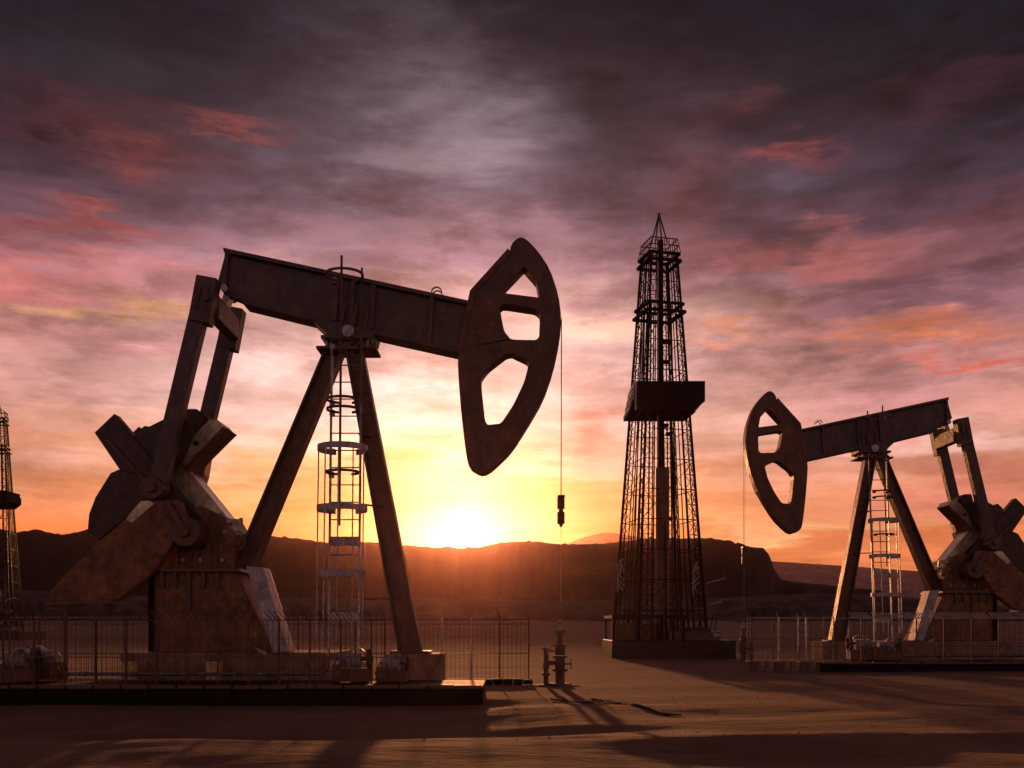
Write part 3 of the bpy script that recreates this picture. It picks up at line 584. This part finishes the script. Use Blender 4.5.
# ------------------------------------------------------------------ derrick
def make_derrick():
    B = Vector((P(659, 0, 42).x, 42, 0))
    r = root('drilling_derrick', 'tall lattice drilling derrick on a dark block in the middle distance', 'derrick', B, 'drilling derricks')
    th = R(14); rot = Matrix.Rotation(th, 3, 'Z')
    def Z(py): return CAMZ+(HOR-py)*.042
    zb, zt = Z(640), Z(257)
    def hw(z): return 1.50+(.57-1.50)*(z-zb)/(zt-zb)
    def pt(u, v, z, k=1): return rot @ Vector((u*hw(z)*k, v*hw(z)*k, z))
    # substructure
    MB().box((P(666, 0, 42).x-B.x, 0, .34-.2), (118*.042, 4.2, .72+.4)).build('substructure', m_wire, r, bevel=.03)
    xl = -2.25
    dk = MB().box((0, 0, Z(617)), (0, 0, 0))
    fr = MB()
    for x in (P(609, 0, 42).x-B.x, P(632, 0, 42).x-B.x, P(655, 0, 42).x-B.x, P(666, 0, 42).x-B.x, P(676, 0, 42).x-B.x):
        for y in (-1.9, 1.5): fr.bar((x, y, .7), (x, y, Z(617)), .10)
    for a, b_ in ((609, 655), (664, 677)):
        for y in (-1.9, 1.5): fr.bar((P(a, 0, 42).x-B.x-.06, y, Z(617)), (P(b_, 0, 42).x-B.x+.06, y, Z(617)), .14, .12)
        fr.bar((P(a, 0, 42).x-B.x, -1.9, Z(617)), (P(a, 0, 42).x-B.x, 1.5, Z(617)), .12)
    fr.build('substructure_frame', m_black, r)
    MB().box((P(632, 0, 42).x-B.x, -.6, 1.05), (1.7, 1.5, .7)).build('tank', m_rust, r, bevel=.03)
    MB().box((P(690, 0, 42).x-B.x, -1.2, .85), (1.9, .9, .35)).tube((P(676, 0, 42).x-B.x, -1.2, 1.08), (P(704, 0, 42).x-B.x, -1.2, 1.08), .14, 12).build('winch', m_dark, r, bevel=.02)
    MB().tube((P(706, 0, 42).x-B.x, -1.5, .9), (P(712, 0, 42).x-B.x, -1.5, .9), .17, 12).build('winch_drum', m_grey, r)
    for u in (-1, 1):
        for v in (-1, 1):
            MB().tube(pt(u, v, zb), pt(u, v, zt), .062, 6, .045).build('leg', m_black, r)
    # verticals of each face, girts and bracing
    vt = MB(); sides = [((-1, -1), (1, -1)), ((1, -1), (1, 1)), ((1, 1), (-1, 1)), ((-1, 1), (-1, -1))]
    fr_ = (.2, .40, .62, .80)
    for a, b_ in sides:
        for f in fr_:
            u = a[0]+(b_[0]-a[0])*f; v = a[1]+(b_[1]-a[1])*f
            vt.tube(pt(u, v, zb), pt(u, v, zt), .028, 5, .022)
    vt.build('vertical_members', m_black, r)
    g = MB(); x_ = MB(); z = zb; step = .62; i = 0
    while z < zt-.2:
        z2 = min(zt, z+step)
        for a, b_ in sides:
            if i % 2 == 0: g.tube(pt(*a, z), pt(*b_, z), .020, 5)
            for f0, f1 in ((0, .2), (.8, 1)):
                p_ = lambda f, zz: pt(a[0]+(b_[0]-a[0])*f, a[1]+(b_[1]-a[1])*f, zz)
                x_.tube(p_(f0, z), p_(f1, z2), .017, 4); x_.tube(p_(f1, z), p_(f0, z2), .017, 4); x_.tube(p_(f0, z2), p_(f1, z2), .02, 4)
            if i % 6 == 2:
                x_.tube(pt(*a, z), pt(*b_, min(zt, z+2.4)), .014, 4)
        z = z2; i += 1
    g.build('girts', m_black, r, kind='stuff'); x_.build('cross_bracing', m_black, r, kind='stuff')
    # central mast and pipes
    MB().tube((.0, -1.0, zb-.3), (.0, -1.0, Z(472)), .28, 16).build('mast_lower', m_rust, r)
    MB().tube((-.0, -.4, Z(470)), (-.0, -.4, Z(244)), .12, 12).build('mast_upper', m_black, r)
    MB().tube((-.16, -.75, Z(470)), (-.14, -.6, Z(244)), .035, 8).build('standpipe', m_grey, r)
    pp = MB()
    for k in range(9):
        x = -.95+k*.18+(.3 if k > 4 else 0); pp.tube((x*1.15, .3+.2*(k % 3), zb), (x*.72, .2+.1*(k % 3), Z(300)), .028+.01*(k % 2), 5)
    pp.build('drill_pipes', m_wire, r)
    for zz in (Z(345), Z(365), Z(428), Z(436), Z(520), Z(533)): MB().box(rot @ Vector((.1*math.sin(zz*7)+.15, -.5, zz)), (.28, .2, .14)).build('pipe_clamp', m_black, r)
    # ring walkways
    for py, k in ((258, 1.12), (265, 1.16), (308, 1.10), (316, 1.15)):
        z = Z(py); w = MB()
        for a, b_ in sides: w.bar(pt(*a, z, k), pt(*b_, z, k), .13, .10, (0, 0, 1))
        w.build('walkway', m_black, r)
    # crown cage and A-frame
    cg = MB(); z0, z1 = Z(257), Z(243)
    for a, b_ in sides:
        for f in range(7):
            q = f/6; u = a[0]+(b_[0]-a[0])*q; v = a[1]+(b_[1]-a[1])*q
            cg.tube(rot @ Vector((u*.68, v*.68, z0)), rot @ Vector((u*.58, v*.58, z1)), .018, 4)
        for kk, zz in ((.58, z1), (.63, (z0+z1)/2)): cg.tube(rot @ Vector((a[0]*kk, a[1]*kk, zz)), rot @ Vector((b_[0]*kk, b_[1]*kk, zz)), .025, 4)
    cg.build('crown_rail', m_wire, r)
    ap = MB()
    for u in (-1, 1):
        for v in (-1, 1): ap.tube(rot @ Vector((u*.27, v*.27, Z(245))), (0, 0, Z(214)), .032, 5)
    ap.tube((0, 0, Z(218)), (0, 0, Z(213)), .05, 6); ap.build('gin_pole', m_dark, r)
    # monkey board
    x0, x1 = P(636, 0, 40.6).x-B.x, P(703.5, 0, 40.6).x-B.x; zz1, zz0 = CAMZ+(HOR-383)*.0406, CAMZ+(HOR-412)*.0406
    xm = P(692, 0, 40.6).x-B.x; zm = CAMZ+(HOR-403)*.0406
    mk = MB().poly([(x0, zz1), (x1, zz1), (x1, zm), (xm, zz0), (x0-.25, zz0)], -1.75, -1.60).build('windwall', m_black, r, bevel=.01)
    MB().poly([(x0, zz1-.3), (x1, zz1-.3), (x1, zm), (xm, zz0), (x0-.3, zz0)], .35, .5).build('windwall', m_black, r, bevel=.01)
    MB().box(((x0+x1)/2-.1, -.62, zz0+.04), (x1-x0-.6, 1.9, .08)).build('board_floor', m_black, r)
    MB().box((x1-.05, -.62, (zz1+zm)/2), (.06, 1.9, zz1-zm-.05)).build('windwall', m_black, r)
    lw = MB()
    for k in range(6):
        y = -1.55+k*.38; lw.bar((x0-.3, y, zz0), (x0-.05, y, zz1+.1), .05)
    for q in range(4): z = zz0+(zz1-zz0)*(q+.5)/4; lw.bar((x0-.3+.06*q, -1.6, z), (x0-.3+.06*q, .36, z), .05)
    lw.bar((x0-.06, -1.78, zz0), (x0-.06, -1.78, zz1), .07, .05); lw.build('board_rail', m_pipe, r)
    # bright fittings low on the tower
    for x, z, s_ in ((621, 577, 1), (697, 580, 1)):
        c = P(x, z, 39.8)-B; c.z = Z(z); c.y = -2.0; t_ = MB()
        for k in range(6):
            a = random.uniform(-.2, .2); t_.tube(c+Vector((a, 0, -.65+k*.2)), c+Vector((a*-.8, .05, -.35+k*.2)), .028, 5)
        t_.tube(c+Vector((-.12, 0, -.7)), c+Vector((-.1, 0, .35)), .03, 5).tube(c+Vector((-.1, 0, .35)), c+Vector((0, 0, .6)), .025, 5).tube(c+Vector((.12, 0, .1)), c+Vector((0, 0, .6)), .025, 5)
        t_.build('hanging_tongs', m_pipe, r)
    for a, b_ in (((707, 583), (726, 578)), ((709, 604), (722, 602))):
        p0 = P(*a, 40)-B; p1 = P(*b_, 40)-B; p0.y = p1.y = -2; MB().tube(p0, p1, .03, 6).build('slanted_bar', m_grey, r)
    sg = MB(); c = Vector((P(697, 0, 40).x-B.x, -1.4, 0))
    for k in range(9):
        x = -.7+k*.18; sg.tube(c+Vector((x, 0, .75)), c+Vector((x+random.uniform(-.3, .3), random.uniform(-.4, .4), random.uniform(1.8, 3.4))), .022, 5)
    sg.build('pipe_rack', m_wire, r)
    return r
der = make_derrick()
d2 = copy_tree(der); d2.location = (P(-3, 0, 78).x, 78, gz(-40, 78)-.1); d2.scale = (1.03, 1.03, 1.03); d2['label'] = 'distant lattice drilling derrick cut off by the left edge of the picture'

# dark ribbons laid over the sand as the shade in a crooked crack
def crack_shade(pts, name_label, w):
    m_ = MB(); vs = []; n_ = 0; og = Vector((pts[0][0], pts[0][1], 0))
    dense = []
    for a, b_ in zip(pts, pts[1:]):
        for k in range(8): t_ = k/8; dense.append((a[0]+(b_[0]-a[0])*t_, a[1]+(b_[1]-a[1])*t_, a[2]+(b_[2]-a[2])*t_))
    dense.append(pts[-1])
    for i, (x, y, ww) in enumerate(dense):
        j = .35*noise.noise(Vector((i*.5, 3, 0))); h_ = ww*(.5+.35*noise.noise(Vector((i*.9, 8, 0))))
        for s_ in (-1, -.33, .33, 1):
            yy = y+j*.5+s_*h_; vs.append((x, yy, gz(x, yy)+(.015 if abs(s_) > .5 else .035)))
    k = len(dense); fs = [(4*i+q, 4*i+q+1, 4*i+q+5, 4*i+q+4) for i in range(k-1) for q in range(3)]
    MB(og).add(vs, fs).build('crack_shade_ribbon', m_matte_black, None, og, kind='structure')
def G(px, py, w): d = 1350/(py-HOR); return ((px-512)*d/1000, d, w)
crack_shade([G(590, 698, .35), (G(612, 700, .7)), G(640, 706, .45), G(662, 711, .5), G(681, 712, .1)], '', .5)
crack_shade([G(550, 698, .15), G(565, 699, .35), G(580, 704, .15), G(592, 703, .5), G(610, 702, .5), G(622, 703, .1)], '', .5)

pb = MB(); rp = random.Random(4)
for k in range(1500):
    y = 11+rp.random()**1.3*22; x = (rp.random()*1.3-.62)*y; q_ = .006+.012*rp.random()**4; z = gz(x, y)+q_*.3
    if y > 17.7 and (x < .6 or x > 10): continue
    a = rp.random()*6; c_, s_ = math.cos(a)*q_, math.sin(a)*q_
    pb.add([(x+c_, y+s_, z), (x-s_, y+c_, z), (x-c_*1.3, y-s_, z), (x+s_, y-c_, z), (x, y, z+q_*.7), (x, y, z-q_)], [(0, 1, 4), (1, 2, 4), (2, 3, 4), (3, 0, 4), (1, 0, 5), (2, 1, 5), (3, 2, 5), (0, 3, 5)])
o = pb.build('pebbles', m_conc, kind='stuff'); o['label'] = 'small pebbles scattered over the foreground sand'; o['category'] = 'pebbles'
# ------------------------------------------------------------------ haze
hz = MB().box((0, 1450, 146), (9400, 3900, 296)).build('haze', None if False else m_sand, kind='stuff')
hm = bpy.data.materials.new('haze_air'); hm.use_nodes = True; hn = hm.node_tree; hn.nodes.remove(hn.nodes['Principled BSDF'])
pv = hn.nodes.new('ShaderNodeVolumePrincipled'); pv.inputs['Color'].default_value = (.95, .52, .44, 1); pv.inputs['Density'].default_value = .62e-4; pv.inputs['Anisotropy'].default_value = .925
hn.links.new(pv.outputs[0], hn.nodes['Material Output'].inputs['Volume'])
hz.data.materials.clear(); hz.data.materials.append(hm)
